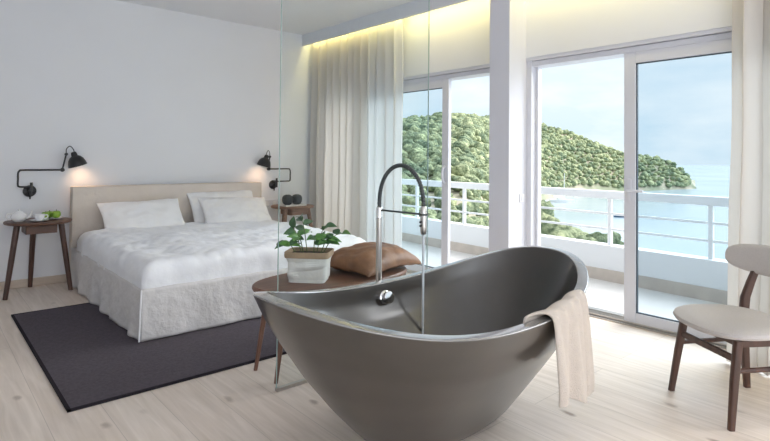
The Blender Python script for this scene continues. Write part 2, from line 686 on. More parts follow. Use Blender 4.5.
# ------------------------------------------------------------------ windows
def window(idx, y0, y1, stile_y, sash_far, label):
    """opening y0..y1; a sliding sash stands from stile_y away from the opening"""
    root = bpy.data.objects.new('window_%d' % idx, None)
    COL.objects.link(root)
    root.location = (4.1, (y0 + y1) / 2, 0)
    root['kind'] = 'structure'
    S = root.location.copy()
    b = MB()
    for ya, yb in ((y0, y0 + 0.05), (y1 - 0.05, y1)):
        b.box((4.09, ya, 0), (4.25, yb, HEAD), 0.003)
        b.box((4.155, ya - 0.0 if ya == y0 else ya - 0.025, 0), (4.18, yb + 0.025 if ya == y0 else yb, HEAD - 0.05), 0.002)
    b.box((4.075, y0, HEAD - 0.030), (4.25, y1, HEAD), 0.004)
    b.box((4.10, y0, HEAD - 0.078), (4.25, y1, HEAD - 0.033), 0.004)
    b.build('frame', M_FRAME, root, S, smooth=False)
    b = MB()
    b.box((4.075, y0, 0.0), (4.32, y1, 0.012), 0.003)
    for xx in (4.10, 4.145, 4.20):
        b.box((xx, y0, 0.01), (xx + 0.008, y1, 0.026))
    b.build('track', M_STEEL, root, S, smooth=False)
    # sashes: the one with the visible stile, and the fixed light behind it
    for k, (a, c, x) in enumerate(((min(stile_y, sash_far), max(stile_y, sash_far), 4.095), )):
        w = 0.088
        b = MB()
        b.box((x, a, 0.026), (x + 0.045, a + w, 2.077), 0.004)
        b.box((x, c - w, 0.026), (x + 0.045, c, 2.077), 0.004)
        b.box((x, a + w, 1.992), (x + 0.045, c - w, 2.077), 0.004)
        b.box((x, a + w, 0.026), (x + 0.045, c - w, 0.098), 0.004)
        sash = b.build('sash', M_FRAME, root, S, smooth=False)
        b = MB()
        g = 0.007
        ya, yc, za, zc = a + w, c - w, 0.098, 1.992
        for lo, hi in (((x + .012, ya, za), (x + .034, ya + g, zc)), ((x + .012, yc - g, za), (x + .034, yc, zc)),
                       ((x + .012, ya, za), (x + .034, yc, za + g)), ((x + .012, ya, zc - g), (x + .034, yc, zc))):
            b.box(lo, hi)
        b.build('gasket', M_GASK, sash, S, smooth=False)
        b = MB(); b.box((x + 0.020, ya + 0.002, za + 0.002), (x + 0.026, yc - 0.002, zc - 0.002))
        b.build('pane', M_PANE, sash, S, smooth=False)
        if k == 0:
            sy = (a + w / 2) if stile_y < sash_far else (c - w / 2)
            h = MB()
            if idx == 2:
                h.box((x - 0.008, sy - 0.015, 0.93), (x, sy + 0.015, 1.11), 0.003)
                h.tube([(x, sy, 1.02), (x - 0.05, sy, 1.02)], 0.009)
                h.tube([(x - 0.05, sy + 0.005, 1.02), (x - 0.05, sy - 0.12, 1.022)], 0.0095)
            else:
                h.tube(smooth_path([(x, sy, 1.0), (x - 0.03, sy, 1.02), (x - 0.04, sy, 1.08), (x - 0.03, sy, 1.15), (x, sy, 1.17)]), 0.012)
            h.build('handle', M_FRAME, sash, S)
    return root


window(1, 2.956, 5.75, 3.68, 5.05, '')
window(2, -1.9, 2.743, 1.872, 0.35, '')

# light switch on the side of the column
t = thing('light_switch', 'small white light switch on the white column side', 'switch', (4.02, 2.743, 0.91))
b = MB(); b.box((-0.035, -0.008, -0.037), (0.035, 0.0, 0.037), 0.003); b.build('plate', M_CERAM, t, smooth=False)
b = MB(); b.box((-0.020, -0.013, -0.022), (0.020, -0.008, 0.022), 0.002); b.build('rocker', M_FRAME, t, smooth=False)

# ------------------------------------------------------------------ balcony
b = MB(); b.box((4.32, -4, -0.25), (6.0, 9, -0.02))
struct(b.build('balcony_floor', M_TILE, smooth=False))
# the parapet runs slightly askew to the house
P0, P1 = Vector((5.80, 8.0, 0)), Vector((5.20, -2.5, 0))
dirp = (P1 - P0).normalized()
LP = (P1 - P0).length
nrm = Vector((-dirp.y, dirp.x, 0))
if nrm.x < 0:
    nrm = -nrm


def askew(lo, hi, bb, bev=0.0):
    """box given in (along, out, z) of the parapet line"""
    vs = bb.box(lo, hi, bev)
    for v in vs:
        s, o_, z = v.co
        v.co = P0 + dirp * s + nrm * o_ + Vector((0, 0, z))


b = MB(); askew((0, 0, -0.02), (LP, 0.16, 0.35), b)
struct(b.build('balcony_parapet', M_PARAP, smooth=False))
b = MB(); askew((0, -0.015, -0.02), (LP, 0, 0.10), b)
struct(b.build('trim_2', M_STONE, smooth=False))
t = thing('balcony_railing', 'white metal railing with broad flat top rail on balcony parapet', 'railing', (5.55, 3, 0.35))
S = t.location.copy()
b = MB(); askew((0, 0.03, 0.842), (LP, 0.13, 0.925), b, 0.006); b.build('top_rail', M_PARAP, t, S, smooth=False)
for z in (0.515, 0.68):
    b = MB(); askew((0, 0.07, z - 0.012), (LP, 0.09, z + 0.012), b, 0.004); b.build('rail', M_PARAP, t, S, smooth=False)
for yy in (1.72, 2.70, 3.70, 4.82, 5.8, 6.8, 0.7):
    s = (P0.y - yy) / -dirp.y
    b = MB(); askew((s - 0.02, 0.06, 0.35), (s + 0.02, 0.10, 0.842), b, 0.004); b.build('post', M_PARAP, t, S, smooth=False)

# ------------------------------------------------------------------ sea, headland, forest, boats
SEA_Z = -25.0
b = MB()
ring = [Vector((4200 * math.cos(a), 4200 * math.sin(a), SEA_Z)) for a in np.linspace(0, 2 * PI, 97)[:-1]]
b.bm.faces.new([b.bm.verts.new(p) for p in ring])
struct(b.build('sea', M_SEA, smooth=False), 'calm pale blue sea bay', 'sea')

# skyline elevation by azimuth (degrees from +Y towards +X)
AZ = [10, 30, 42.98, 47.16, 52.31, 57.6, 60.43, 63.26, 65.53, 67.03, 69.01, 70.25, 71.1, 71.6]
EL = [4.6, 4.6, 4.35, 4.85, 4.5, 3.85, 2.9, 1.7, 0.8, 0.62, 0.2, -0.45, -1.5, -2.35]
RD = [330, 330, 330, 350, 420, 520, 550, 570, 585, 592, 600, 605, 608, 608]     # ridge distance
SA = [10, 30, 50, 54, 57, 60, 63.3, 67.7, 70.0, 71.6]
SD = [45, 45, 45, 130, 330, 420, 470, 520, 560, 590]                            # shore or near distance
SZ = [-17, -17, -17, -20, -25.2, -25.2, -25.2, -25.2, -25.2, -25.2]


def hill(az, s):
    D1, D0 = interp(az, AZ, RD), interp(az, SA, SD)
    z0 = interp(az, SA, SZ)
    z1 = 1.25 + D1 * math.tan(math.radians(interp(az, AZ, EL))) - 3.0
    if s <= 1:
        d = D0 + (D1 - D0) * s
        k = s ** 0.85
        z = z0 + (z1 - z0) * k
    else:
        d = D1 + (s - 1) * 260
        z = z1 + (z0 - z1) * min(1, (s - 1) ** 1.2)
    w = math.sin(min(1, s) * PI)
    z += w * 4.0 * noise.noise(Vector((az * 0.25, s * 5, 2.1)))
    if s <= 0.001:
        z -= 1.0
    a = math.radians(az)
    return Vector((d * math.sin(a), d * math.cos(a), z))


b = MB()
azs = np.linspace(12, 71.6, 120)
ss = np.concatenate([np.linspace(0, 1, 34), np.linspace(1.05, 2, 8)])
b.grid(lambda u, v: hill(azs[int(round(u * 119))], ss[int(round(v * 41))]), 119, 41)
struct(b.build('headland_ground', M_ROCK), 'wooded headland across the bay', 'hill')


def crown(seed, sub):
    bm = bmesh.new()
    bmesh.ops.create_icosphere(bm, subdivisions=sub, radius=1)
    for v in bm.verts:
        d = 1 + 0.42 * noise.noise(v.co * 1.7 + Vector((seed, 0, 0))) + 0.22 * noise.noise(v.co * 4.1 + Vector((0, seed, 0)))
        v.co *= d
        v.co.z *= 0.85
        if v.co.z < -0.4:
            v.co.z = -0.4 + (v.co.z + 0.4) * 0.4
    me = bpy.data.meshes.new('pine_tree')
    bm.to_mesh(me)
    bm.free()
    me.materials.append(M_TREE)
    me.polygons.foreach_set('use_smooth', [True] * len(me.polygons))
    return me


crowns = [crown(3.1 * k + 1, 3) for k in range(4)]
rng = random.Random(11)
spots = []
cells = {}
tries = 0
while len(spots) < 8000 and tries < 80000:
    tries += 1
    az = rng.uniform(27, 71.0)
    s = rng.random() ** 0.9 * 1.03
    p = hill(az, s)
    if az > 56 and s < 0.06 + 0.05 * rng.random():
        continue
    if az > 64 and rng.random() < 0.25 + (0.35 if s < 0.3 else 0):
        continue
    d = math.hypot(p.x, p.y)
    # keep the count even over the view rather than over the ground
    if rng.random() > min(1.0, (d / 300.0) ** 1.0 + 0.15):
        continue
    r = rng.uniform(1.9, 3.7) * (0.45 + 0.55 * min(1, d / 330))
    cell = (int(p.x // 4), int(p.y // 4))
    near_ok = True
    for cx_ in (-1, 0, 1):
        for cy_ in (-1, 0, 1):
            for q_, r_ in cells.get((cell[0] + cx_, cell[1] + cy_), ()):
                if (q_ - p).length < 0.92 * (r + r_):
                    near_ok = False
    if not near_ok:
        continue
    cells.setdefault(cell, []).append((p, r))
    spots.append((d, p, r))
spots.sort(key=lambda q: q[0])
# young trees just below the balcony, their tops seen through the railing
near = []
for az, el, d, r in ((57.6, -5.3, 60, 1.5), (58.5, -6.1, 58, 1.7), (60.0, -6.4, 57, 2.0), (61.0, -6.7, 60, 1.5), (63.2, -7.0, 58, 1.3),
                     (64.2, -7.1, 60, 1.2), (57.9, -4.3, 90, 1.8), (59.2, -7.0, 50, 1.6), (61.8, -7.6, 52, 1.5)):
    a = math.radians(az)
    near.append((d, Vector((d * math.sin(a), d * math.cos(a), 1.25 + d * math.tan(math.radians(el)) - 0.85 * r)), r))


def visible(p):
    az = math.degrees(math.atan2(p.x, p.y))
    return 42 < az < 53.5 or az > 57


def put_tree(p, r, k, label, group):
    o = bpy.data.objects.new('pine_tree', crowns[k % 4])
    COL.objects.link(o)
    o.location = p + Vector((0, 0, 0.45 * r))
    r *= 0.93
    o.scale = (r, r, r * rng.uniform(0.85, 1.15))
    o.rotation_euler = (0, 0, rng.uniform(0, 6.28))
    tag(o, label, 'tree', group)


GL, GR = 'pine trees on the hill behind the left window', 'pine trees on the headland behind the sliding door'
for k, (d, p, r) in enumerate(near):
    put_tree(p - Vector((0, 0, 0.45 * r)), r, k, 'light green tree top just over the balcony parapet, before the water', 'tree tops just below the balcony')
vis = [q for q in spots if visible(q[1])]
left = [q for q in vis if math.degrees(math.atan2(q[1].x, q[1].y)) < 55]
right = [q for q in vis if math.degrees(math.atan2(q[1].x, q[1].y)) >= 55]
single = left[:190] + right[:100]
for k, (d, p, r) in enumerate(single):
    L_ = math.degrees(math.atan2(p.x, p.y)) < 55
    put_tree(p, r, k, 'round pine tree among many on the hillside seen through the left window' if L_
             else 'round pine tree among many on the headland seen through the sliding door', GL if L_ else GR)
ids = {id(q) for q in single}
rest = [q for q in spots if id(q) not in ids]
lowc = [crown(5.7 * k + 2, 2) for k in range(4)]
tv = [np.array([v.co[:] for v in m.vertices]) for m in lowc]
tf = [np.array([p.vertices[:] for p in m.polygons]) for m in lowc]
VV, FF, off = [], [], 0
for k, (d, p, r) in enumerate(rest):
    a = rng.uniform(0, 6.28)
    v = tv[k % 4] * r
    v = np.stack([v[:, 0] * math.cos(a) - v[:, 1] * math.sin(a), v[:, 0] * math.sin(a) + v[:, 1] * math.cos(a), v[:, 2]], 1)
    VV.append(v + np.array([p.x, p.y, p.z + 0.45 * r]))
    FF.append(tf[k % 4] + off)
    off += len(v)
me = bpy.data.meshes.new('distant_forest')
me.from_pydata(np.concatenate(VV).tolist(), [], np.concatenate(FF).tolist())
me.materials.append(M_TREE)
me.polygons.foreach_set('use_smooth', [True] * len(me.polygons))
fo = bpy.data.objects.new('distant_forest', me)
COL.objects.link(fo)
tag(fo, 'dense pine forest covering the far headland slopes', 'forest', kind='stuff')


def boat(name, label, az, d, L, sail, mh):
    a = math.radians(az)
    root = thing(name, label, 'boat', (d * math.sin(a), d * math.cos(a), SEA_Z), -a + 0.25)
    b = MB()
    rings = []
    for i in range(13):
        u = i / 12
        w = 0.16 * L * (1 - (2 * u - 0.75) ** 2 / 1.6) * (1 if u < 0.9 else 0.6)
        x = (u - 0.5) * L
        h = 0.105 * L + 0.03 * L * u * u
        rings.append([Vector((x, -w, h)), Vector((x, -w * 0.8, 0.0)), Vector((x, 0, -0.03 * L)), Vector((x, w * 0.8, 0.0)), Vector((x, w, h))])
    b.loft(rings)
    b.build('hull', mh, root)
    b = MB(); b.box((-0.22 * L, -0.08 * L, 0.10 * L), (0.12 * L, 0.08 * L, 0.185 * L), 0.02 * L); b.build('cabin', M_BOAT, root)
    if sail:
        b = MB(); b.tube([(0.08 * L, 0, 0.1 * L), (0.08 * L, 0, 1.2 * L)], 0.016 * L, 8); b.build('mast', M_BOAT, root)
        b = MB(); b.tube([(0.08 * L, 0, 0.24 * L), (-0.36 * L, 0, 0.24 * L)], 0.02 * L, 8); b.build('boom', M_BOAT, root)


boat('sailing_boat', 'white sailing boat with bare mast moored in the bay', 59.7, 350, 15, True, M_BOAT)
boat('motor_boat', 'small dark blue motor boat beside the door stile', 65.2, 270, 6.5, False, M_BOATB)


# ================================================================== CURTAINS
def curtain(name, label, y0, y1, x0, amp, pitch, z0, z1, mats, flare=0.0, seed=0.0):
    t = thing(name, label, 'curtain', (x0, (y0 + y1) / 2, 0))
    S = t.location.copy()
    for part, ya, yb, m in mats:
        n = max(8, int((yb - ya) / 0.010))

        def f(u, v, ya=ya, yb=yb):
            y = ya + (yb - ya) * u
            z = z0 + (z1 - z0) * v
            ph = y / pitch * 2 * PI + 1.5 * noise.noise(Vector((y * 2.3, seed, 0)))
            k = 1 + 0.5 * noise.noise(Vector((y * 3.1, z * 0.5, seed)))
            x = x0 + amp * k * (0.75 + 0.25 * (1 - v)) * (math.sin(ph) + 0.28 * math.sin(2.3 * ph + 1 + 0.6 * v)) - flare * (1 - v) ** 2
            return Vector((x, y + 0.018 * math.sin(2 * ph) + 0.012 * noise.noise(Vector((y * 4, z * 1.2, 3))), z))
        b = MB(); b.grid(f, n, 26)
        o = b.build(part, m, t, S)
        solidify(o, 0.002)
    b = MB(); b.tube([(x0, y0, z1 + 0.012), (x0, y1, z1 + 0.012)], 0.010, 8); b.build('rail', M_FRAME, t, S)
    return t


curtain('linen_curtain', 'ivory floor length curtain gathered by the bed behind the glass', 4.26, 6.0, 3.955, 0.042, 0.145, 0.015, 2.83,
        (('panel', 4.80, 6.0, M_CURT), ('sheer_panel', 4.26, 4.80, M_SHEER)), seed=1.3)
curtain('linen_curtain', 'ivory floor length curtain behind the upholstered chair', 0.15, 1.10, 3.93, 0.045, 0.15, 0.012, 2.83,
        (('panel', 0.15, 1.10, M_CURT),), flare=0.16, seed=4.4)

# ================================================================== RUG
t = thing('area_rug', 'charcoal plum woven rug under bed', 'rug', (2.3, 4.0, 0))
b = MB(); b.box((0.59 - 2.3, 2.985 - 4, 0.0), (3.55 - 2.3, 5.01 - 4, 0.010)); b.build('pile', M_RUG, t, smooth=False)
b = MB()
x0, x1, y0, y1 = 0.575 - 2.3, 3.565 - 2.3, 2.97 - 4, 5.025 - 4
b.box((x0, y0, 0), (x1, y0 + 0.016, 0.0115)); b.box((x0, y1 - 0.016, 0), (x1, y1, 0.0115))
b.box((x0, y0, 0), (x0 + 0.016, y1, 0.0115)); b.box((x1 - 0.016, y0, 0), (x1, y1, 0.0115))
b.build('binding', M_RUGB, t, smooth=False)

# ================================================================== BED
BX0, BX1, BY0, BY1 = 1.146, 3.15, 3.745, 5.87
bed = thing('bed', 'wide double bed with linen skirted base and low beige headboard', 'bed', ((BX0 + BX1) / 2, 4.8, 0))
S = bed.location.copy()


def skirt_pt(s, z):
    """s runs round foot and sides of the base (m)"""
    Ls, Lf = BY1 - BY0, BX1 - BX0
    k = (0.36 - z) / 0.36
    wob = 0.014 * k * math.sin(s * 17 + 2 * noise.noise(Vector((s * 3, 0, 5)))) + 0.012 * k * noise.noise(Vector((s * 6, z * 5, 1)))
    wob += 0.004 * noise.noise(Vector((s * 22, z * 16, 7)))
    fl = 0.018 * k
    if s < Ls:
        return Vector((BX0 - wob - fl, BY1 - s, z))
    if s < Ls + Lf:
        return Vector((BX0 + (s - Ls), BY0 - wob * 0.8 - fl, z))
    return Vector((BX1 + wob + fl, BY0 + (s - Ls - Lf), z))


Ltot = 2 * (BY1 - BY0) + (BX1 - BX0)
b = MB()
NS = 420


def hem(s):
    onrug = 0.0125 if s > (BY1 - 5.02) - 0.03 and s < Ltot - (BY1 - 5.02) + 0.03 else 0.004
    return onrug + 0.006 + 0.006 * noise.noise(Vector((s * 5, 3, 3)))


b.grid(lambda u, v: skirt_pt(min(u * Ltot, Ltot - 1e-4), hem(u * Ltot) + (0.358 - hem(u * Ltot)) * v), NS, 16)
o = b.build('skirt', M_LINEN, bed, S)
solidify(o, 0.004)
b = MB()
b.box((BX0 + 0.004, BY0 + 0.004, 0.20), (BX1 - 0.004, BY1, 0.358), 0.012)
b.build('base', M_LINEN, bed, S)
b = MB()
b.tube([(BX0 - 0.004, BY0 - 0.004, 0.355), (BX0 - 0.018, BY0 - 0.018, 0.02)], 0.006, 8)
b.build('piping', M_PILLOW, bed, S)
# headboard slip cover, soft edges
b = MB()
hb0, hb1 = BX0 - 0.005, BX1 + 0.01


def hb(u, v, side):
    x = hb0 + (hb1 - hb0) * u
    z = 0.012 + (0.945 - 0.012) * v
    e = min(u, 1 - u) * (hb1 - hb0)
    r = 0.02
    d = 0.006 * noise.noise(Vector((x * 5, z * 7, 1))) + 0.003 * noise.noise(Vector((x * 14, z * 18, 4)))
    y = (BY1 + 0.002 - d) if side == 0 else 5.99
    return Vector((x, y, z))


nu, nv = 90, 40
for side in (0, 1):
    b.grid(lambda u, v, s=side: hb(u, v, s), nu, nv)
for v_ in (0, 1):
    b.grid(lambda u, w: hb(u, v_, 0) * (1 - w) + hb(u, v_, 1) * w, nu, 4)
for u_ in (0, 1):
    b.grid(lambda v, w: hb(u_, v, 0) * (1 - w) + hb(u_, v, 1) * w, nv, 4)
bmesh.ops.remove_doubles(b.bm, verts=b.bm.verts[:], dist=1e-5)
o = b.build('headboard', M_HEAD, bed, S)
bv = o.modifiers.new('bevel', 'BEVEL'); bv.width = 0.012; bv.segments = 3; bv.limit_method = 'ANGLE'; bv.angle_limit = 1.0
b = MB()
b.tube([(hb0 + 0.004, BY1 - 0.003, 0.37), (hb0 + 0.004, BY1 - 0.003, 0.94), (hb1 - 0.004, BY1 - 0.003, 0.94), (hb1 - 0.004, BY1 - 0.003, 0.37)], 0.005, 6)
b.build('headboard_piping', M_HEAD, bed, S)
b = MB(); b.box((BX0 + 0.03, BY0 + 0.03, 0.36), (BX1 - 0.03, BY1 - 0.01, 0.455), 0.04, 4)
b.build('mattress', M_WHITE, bed, S)

# duvet: a sheet draped over the mattress, falling over foot and sides
MX0, MX1, MY0, MY1 = BX0 + 0.03, BX1 - 0.03, BY0 + 0.02, 5.70
ZT = 0.496


def drape(s, edge):
    """distance past the edge -> (outward, down) with a round shoulder"""
    r = 0.085
    if s < 0:
        return s, 0.0
    a = s / r
    if a < PI / 2:
        return r * math.sin(a) * 0.75, r * (1 - math.cos(a))
    return r * 0.75 + 0.03 * (s - r * PI / 2), r + (s - r * PI / 2)


def duvet(u, v):
    LX, LY = 0.18, 0.19
    X = (MX0 - LX) + (MX1 - MX0 + 2 * LX) * u
    Y = (MY0 - LY) + (MY1 - MY0 + LY) * v
    dx, dy = 0, 0
    ox = oy = 0
    puff = 0.034 * noise.noise(Vector((X * 1.6, Y * 1.6, 0.3))) + 0.020 * noise.noise(Vector((X * 4.3 + Y, Y * 5, 1.3)))
    puff += 0.020 * abs(noise.noise(Vector((X * 3.0 - Y * 2, Y * 7.0, 4.2)))) + 0.012 * abs(noise.noise(Vector((X * 9 + Y * 4, Y * 8 - X * 5, 2.2))))
    x, y = X, Y
    if X < MX0 + 0.06:
        s = (MX0 + 0.06) - X
        o_, d_ = drape(s * (1 + 0.14 * noise.noise(Vector((0, Y * 2.1, 6)))), 0)
        x, dx = MX0 + 0.06 - o_, d_
        x -= 0.012 * noise.noise(Vector((Y * 8, d_ * 4, 2))) * (d_ > 0)
    elif X > MX1 - 0.06:
        o_, d_ = drape(X - (MX1 - 0.06), 0)
        x, dx = MX1 - 0.06 + o_, d_
    if Y < MY0 + 0.08:
        s = (MY0 + 0.08) - Y
        o_, d_ = drape(s * (1 + 0.08 * noise.noise(Vector((X * 1.7, 0, 9)))), 0)
        y, dy = MY0 + 0.08 - o_, d_
        y -= 0.014 * noise.noise(Vector((X * 7, d_ * 4, 2))) * (d_ > 0)
    crown = 0.022 * math.sin(PI * min(max((X - MX0) / (MX1 - MX0), 0), 1))
    z = ZT + puff + crown - max(dx, dy) - 0.25 * min(dx, dy)
    return Vector((x, y, z))


b = MB(); b.grid(duvet, 150, 120)
o = b.build('duvet', M_WHITE, None, None)
tag(o, 'white cotton duvet spread over bed and falling over its edges', 'duvet')
solidify(o, 0.02, 1.0)


def pillow(name, label, cat, w, h, th, m, mtx, group=None, seed=0.0, pinch=0.06, droop=0.0, res=44, full=0.42):
    b = MB()
    side = []
    for sgn in (1, -1):
        def f(u, v, sgn=sgn):
            a, c = 2 * u - 1, 2 * v - 1
            a, c = math.sin(a * PI / 2), math.sin(c * PI / 2)
            x = a * w / 2 * (1 - pinch * (1 - c * c))
            y = c * h / 2 * (1 - pinch * (1 - a * a))
            t_ = ((1 - a ** 2) * (1 - c ** 2)) ** full
            z = sgn * th / 2 * t_ * (1 if sgn > 0 or not droop else 0.55) - droop * ((a * a + c * c) / 2) ** 2
            z += t_ * (0.012 * noise.noise(Vector((x * 9 + seed, y * 9, sgn))) - 0.016 * abs(noise.noise(Vector((x * 7 + seed + y * 5, y * 11 - x * 3, sgn + 5))))) + (1 - t_) * 0.012 * noise.noise(Vector((x * 6, y * 6, seed)))
            z += 0.012 * (1 - t_) * t_ * 4 * noise.noise(Vector((x * 16 + seed, y * 16, sgn * 3)))
            return mtx @ Vector((x, y, z))
        b.grid(f, res, res)
    bmesh.ops.remove_doubles(b.bm, verts=b.bm.verts[:], dist=2e-4)
    loc = mtx.translation
    o = b.build(name, m, None, loc)
    tag(o, label, cat, group)
    return o


def pmat(loc, tilt, yaw, roll=0.0):
    return Matrix.Translation(loc) @ Matrix.Rotation(yaw, 4, 'Z') @ Matrix.Rotation(tilt, 4, 'X') @ Matrix.Rotation(roll, 4, 'Z')


PG = 'white pillows against the headboard'
pillow('pillow', 'white pillow at the bed side nearest the tea tray', 'pillow', 0.80, 0.48, 0.17, M_PILLOW,
       pmat((1.735, 5.62, 0.612), math.radians(47), 0.02, 0.02), PG, 1.0)
pillow('pillow', 'white pillow in front at bed side nearest the curtains', 'pillow', 0.80, 0.47, 0.16, M_PILLOW,
       pmat((2.72, 5.60, 0.618), math.radians(44), -0.02, -0.05), PG, 5.0)
pillow('pillow', 'white pillow mostly hidden behind another pillow near curtains', 'pillow', 0.80, 0.46, 0.13, M_PILLOW,
       pmat((2.65, 5.765, 0.66), math.radians(58), 0.0, 0.02), PG, 9.0)


# ================================================================== NIGHTSTANDS
def nightstand(label, loc, rz, mw, mt, legs, drawer=True):
    t = thing('nightstand', label, 'side table', loc, rz, 'round bedside tables')
    H = 0.655
    b = MB()
    b.lathe([(0.02, H - 0.028), (0.250, H - 0.028), (0.262, H - 0.022), (0.266, H - 0.012), (0.262, H - 0.003), (0.255, H), (0.02, H)], n=56)
    b.build('table_top', mt, t)
    for a, rb, rt in legs:
        a = math.radians(a)
        d = Vector((math.cos(a), math.sin(a), 0))
        p0, p1 = d * rb, d * rt + Vector((0, 0, H - 0.028))
        b = MB(); b.tube([p0, p0.lerp(p1, 0.5), p1], [0.019, 0.023, 0.025], 14); b.build('leg', mw, t)
    b = MB()
    b.box((-0.12, -0.17, H - 0.105), (0.12, 0.08, H - 0.028), 0.003)
    dr = b.build('drawer_box', mt, t, smooth=False)
    b = MB(); b.box((-0.116, -0.183, H - 0.102), (0.116, -0.17, H - 0.031), 0.002); b.build('drawer_front', mt, dr, smooth=False)
    return t


NL = (0.85, 5.75, 0)
nightstand('dark walnut round side table with white tea set on top', NL, 0, M_WALNUT, M_WALTOP,
           ((209, 0.29, 0.20), (94, 0.265, 0.18), (-23, 0.27, 0.18)))
nightstand('brown wood round side table holding two dark speakers', (3.515, 5.73, 0), 0, M_OAK, M_OAK,
           ((215, 0.29, 0.20), (90, 0.265, 0.18), (-35, 0.30, 0.19)))
HT = 0.656


# tea things
def lathe_thing(name, label, cat, loc, prof, m, n=28, group=None):
    b = MB(); b.lathe(prof, n=n)
    o = b.build(name, m)
    o.location = loc
    return tag(o, label, cat, group)


t = thing('teapot', 'white porcelain teapot with spout and knobbed lid', 'teapot', (0.692, 5.69, HT))
b = MB(); b.lathe([(0.032, 0), (0.036, 0.004), (0.054, 0.02), (0.062, 0.042), (0.056, 0.066), (0.038, 0.08), (0.030, 0.083)], n=30); b.build('body', M_CERAM, t)
b = MB(); b.lathe([(0.034, 0.082), (0.030, 0.089), (0.014, 0.095), (0.006, 0.097), (0.006, 0.102), (0.011, 0.107), (0.008, 0.113), (0.001, 0.115)], n=24); b.build('lid', M_CERAM, t)
b = MB(); b.tube(smooth_path([(0.052, 0, 0.032), (0.078, 0, 0.045), (0.090, 0, 0.072), (0.104, 0, 0.088)]), [0.015] * 8 + [0.012] * 8 + [0.008] * 9, 10); b.build('spout', M_CERAM, t)
b = MB(); b.tube(smooth_path([(-0.048, 0, 0.070), (-0.082, 0, 0.074), (-0.094, 0, 0.048), (-0.075, 0, 0.024), (-0.056, 0, 0.024)]), 0.006, 8); b.build('handle', M_CERAM, t)
lathe_thing('saucer', 'white saucer under the tea cup on the dark table', 'saucer', (0.835, 5.615, HT),
            [(0.03, 0), (0.034, 0.003), (0.06, 0.008), (0.076, 0.014), (0.078, 0.016), (0.074, 0.016), (0.05, 0.010), (0.02, 0.008)], M_CERAM)
t = thing('tea_cup', 'white tea cup on its saucer beside teapot', 'cup', (0.835, 5.615, HT + 0.009))
b = MB(); b.lathe([(0.022, 0), (0.024, 0.005), (0.036, 0.02), (0.042, 0.04), (0.044, 0.055), (0.041, 0.055), (0.036, 0.03), (0.02, 0.01), (0.004, 0.008)], n=28); b.build('bowl', M_CERAM, t)
b = MB(); b.tube(smooth_path([(0.040, 0, 0.045), (0.060, 0, 0.046), (0.064, 0, 0.030), (0.052, 0, 0.018), (0.036, 0, 0.018)]), 0.0045, 8); b.build('handle', M_CERAM, t)
lathe_thing('plate', 'small white plate holding green apples on dark table', 'plate', (0.945, 5.75, HT),
            [(0.04, 0), (0.05, 0.003), (0.08, 0.008), (0.098, 0.015), (0.10, 0.018), (0.095, 0.017), (0.06, 0.010), (0.02, 0.008)], M_CERAM)


def apple(label, loc, r, rz):
    t = thing('green_apple', label, 'apple', loc, rz, 'green apples on the plate')
    b = MB()
    b.lathe([(r * x, r * z) for x, z in ((0.10, 0.16), (0.30, 0.05), (0.5, 0.04), (0.78, 0.25), (0.97, 0.66), (1.0, 1.02), (0.92, 1.4), (0.70, 1.68), (0.42, 1.76), (0.2, 1.70), (0.04, 1.55))], n=26)
    b.build('flesh', M_APPLE, t)
    b = MB(); b.tube([(0, 0, r * 1.55), (0.003, 0, r * 1.8), (0.008, 0.002, r * 2.05)], 0.0025, 6); b.build('stalk', M_WALNUT, t)
    return t


apple('green apple on the plate, nearest the tea cup', (0.900, 5.745, HT + 0.009), 0.034, 0.3)
apple('green apple on the plate, nearest the headboard', (0.985, 5.735, HT + 0.010), 0.038, 1.1)
apple('green apple on the plate, behind the other two', (0.945, 5.798, HT + 0.010), 0.034, 2.2)

# two round speakers on a pale tray
t = thing('tray', 'thin pale tray under the two dark speakers', 'tray', (3.46, 5.66, HT))
b = MB(); b.box((-0.13, -0.09, 0), (0.16, 0.09, 0.012), 0.004); b.build('base', M_BAG, t, smooth=False)
b = MB()
for lo, hi in (((-0.13, -0.09, 0.011), (0.16, -0.083, 0.020)), ((-0.13, 0.083, 0.011), (0.16, 0.09, 0.020)), ((-0.13, -0.083, 0.011), (-0.123, 0.083, 0.020)), ((0.153, -0.083, 0.011), (0.16, 0.083, 0.020))):
    b.box(lo, hi)
b.build('rim', M_BAG, t, smooth=False)


def speaker(label, loc, rz):
    t = thing('round_speaker', label, 'speaker', loc, rz, 'small round speakers')
    b = MB(); b.lathe([(0.03, 0.002), (0.045, 0.008), (0.06, 0.03), (0.066, 0.06), (0.063, 0.09), (0.05, 0.112), (0.032, 0.120), (0.004, 0.122)], n=30); b.build('body', M_SPK, t)
    b = MB(); b.lathe([(0.028, 0.1205), (0.026, 0.1235), (0.01, 0.1235)], n=24); b.build('top_ring', M_BLACK, t)
    b = MB(); b.lathe([(0.034, 0), (0.034, 0.004), (0.01, 0.004)], n=24); b.build('foot', M_BLACK, t)
    return t


speaker('dark round speaker on the tray, nearest the bed', (3.412, 5.68, HT + 0.013), 0)
speaker('dark round speaker on the tray, nearest the curtain', (3.548, 5.685, HT + 0.013), 0)

# wall socket
t = thing('wall_socket', 'pale double wall socket plate beside headboard and side table', 'socket', (3.39, BACK, 0.665))
b = MB(); b.box((-0.105, -0.010, -0.045), (0.105, 0, 0.045), 0.003); b.build('plate', M_FRAME, t, smooth=False)
for dx in (-0.05, 0.05):
    b = MB(); b.lathe([(0.030, 0), (0.030, 0.004), (0.024, 0.004), (0.022, 0.001), (0.002, 0.001)], (dx, -0.010, 0), (0, -1, 0), 24); b.build('outlet', M_CERAM, t)


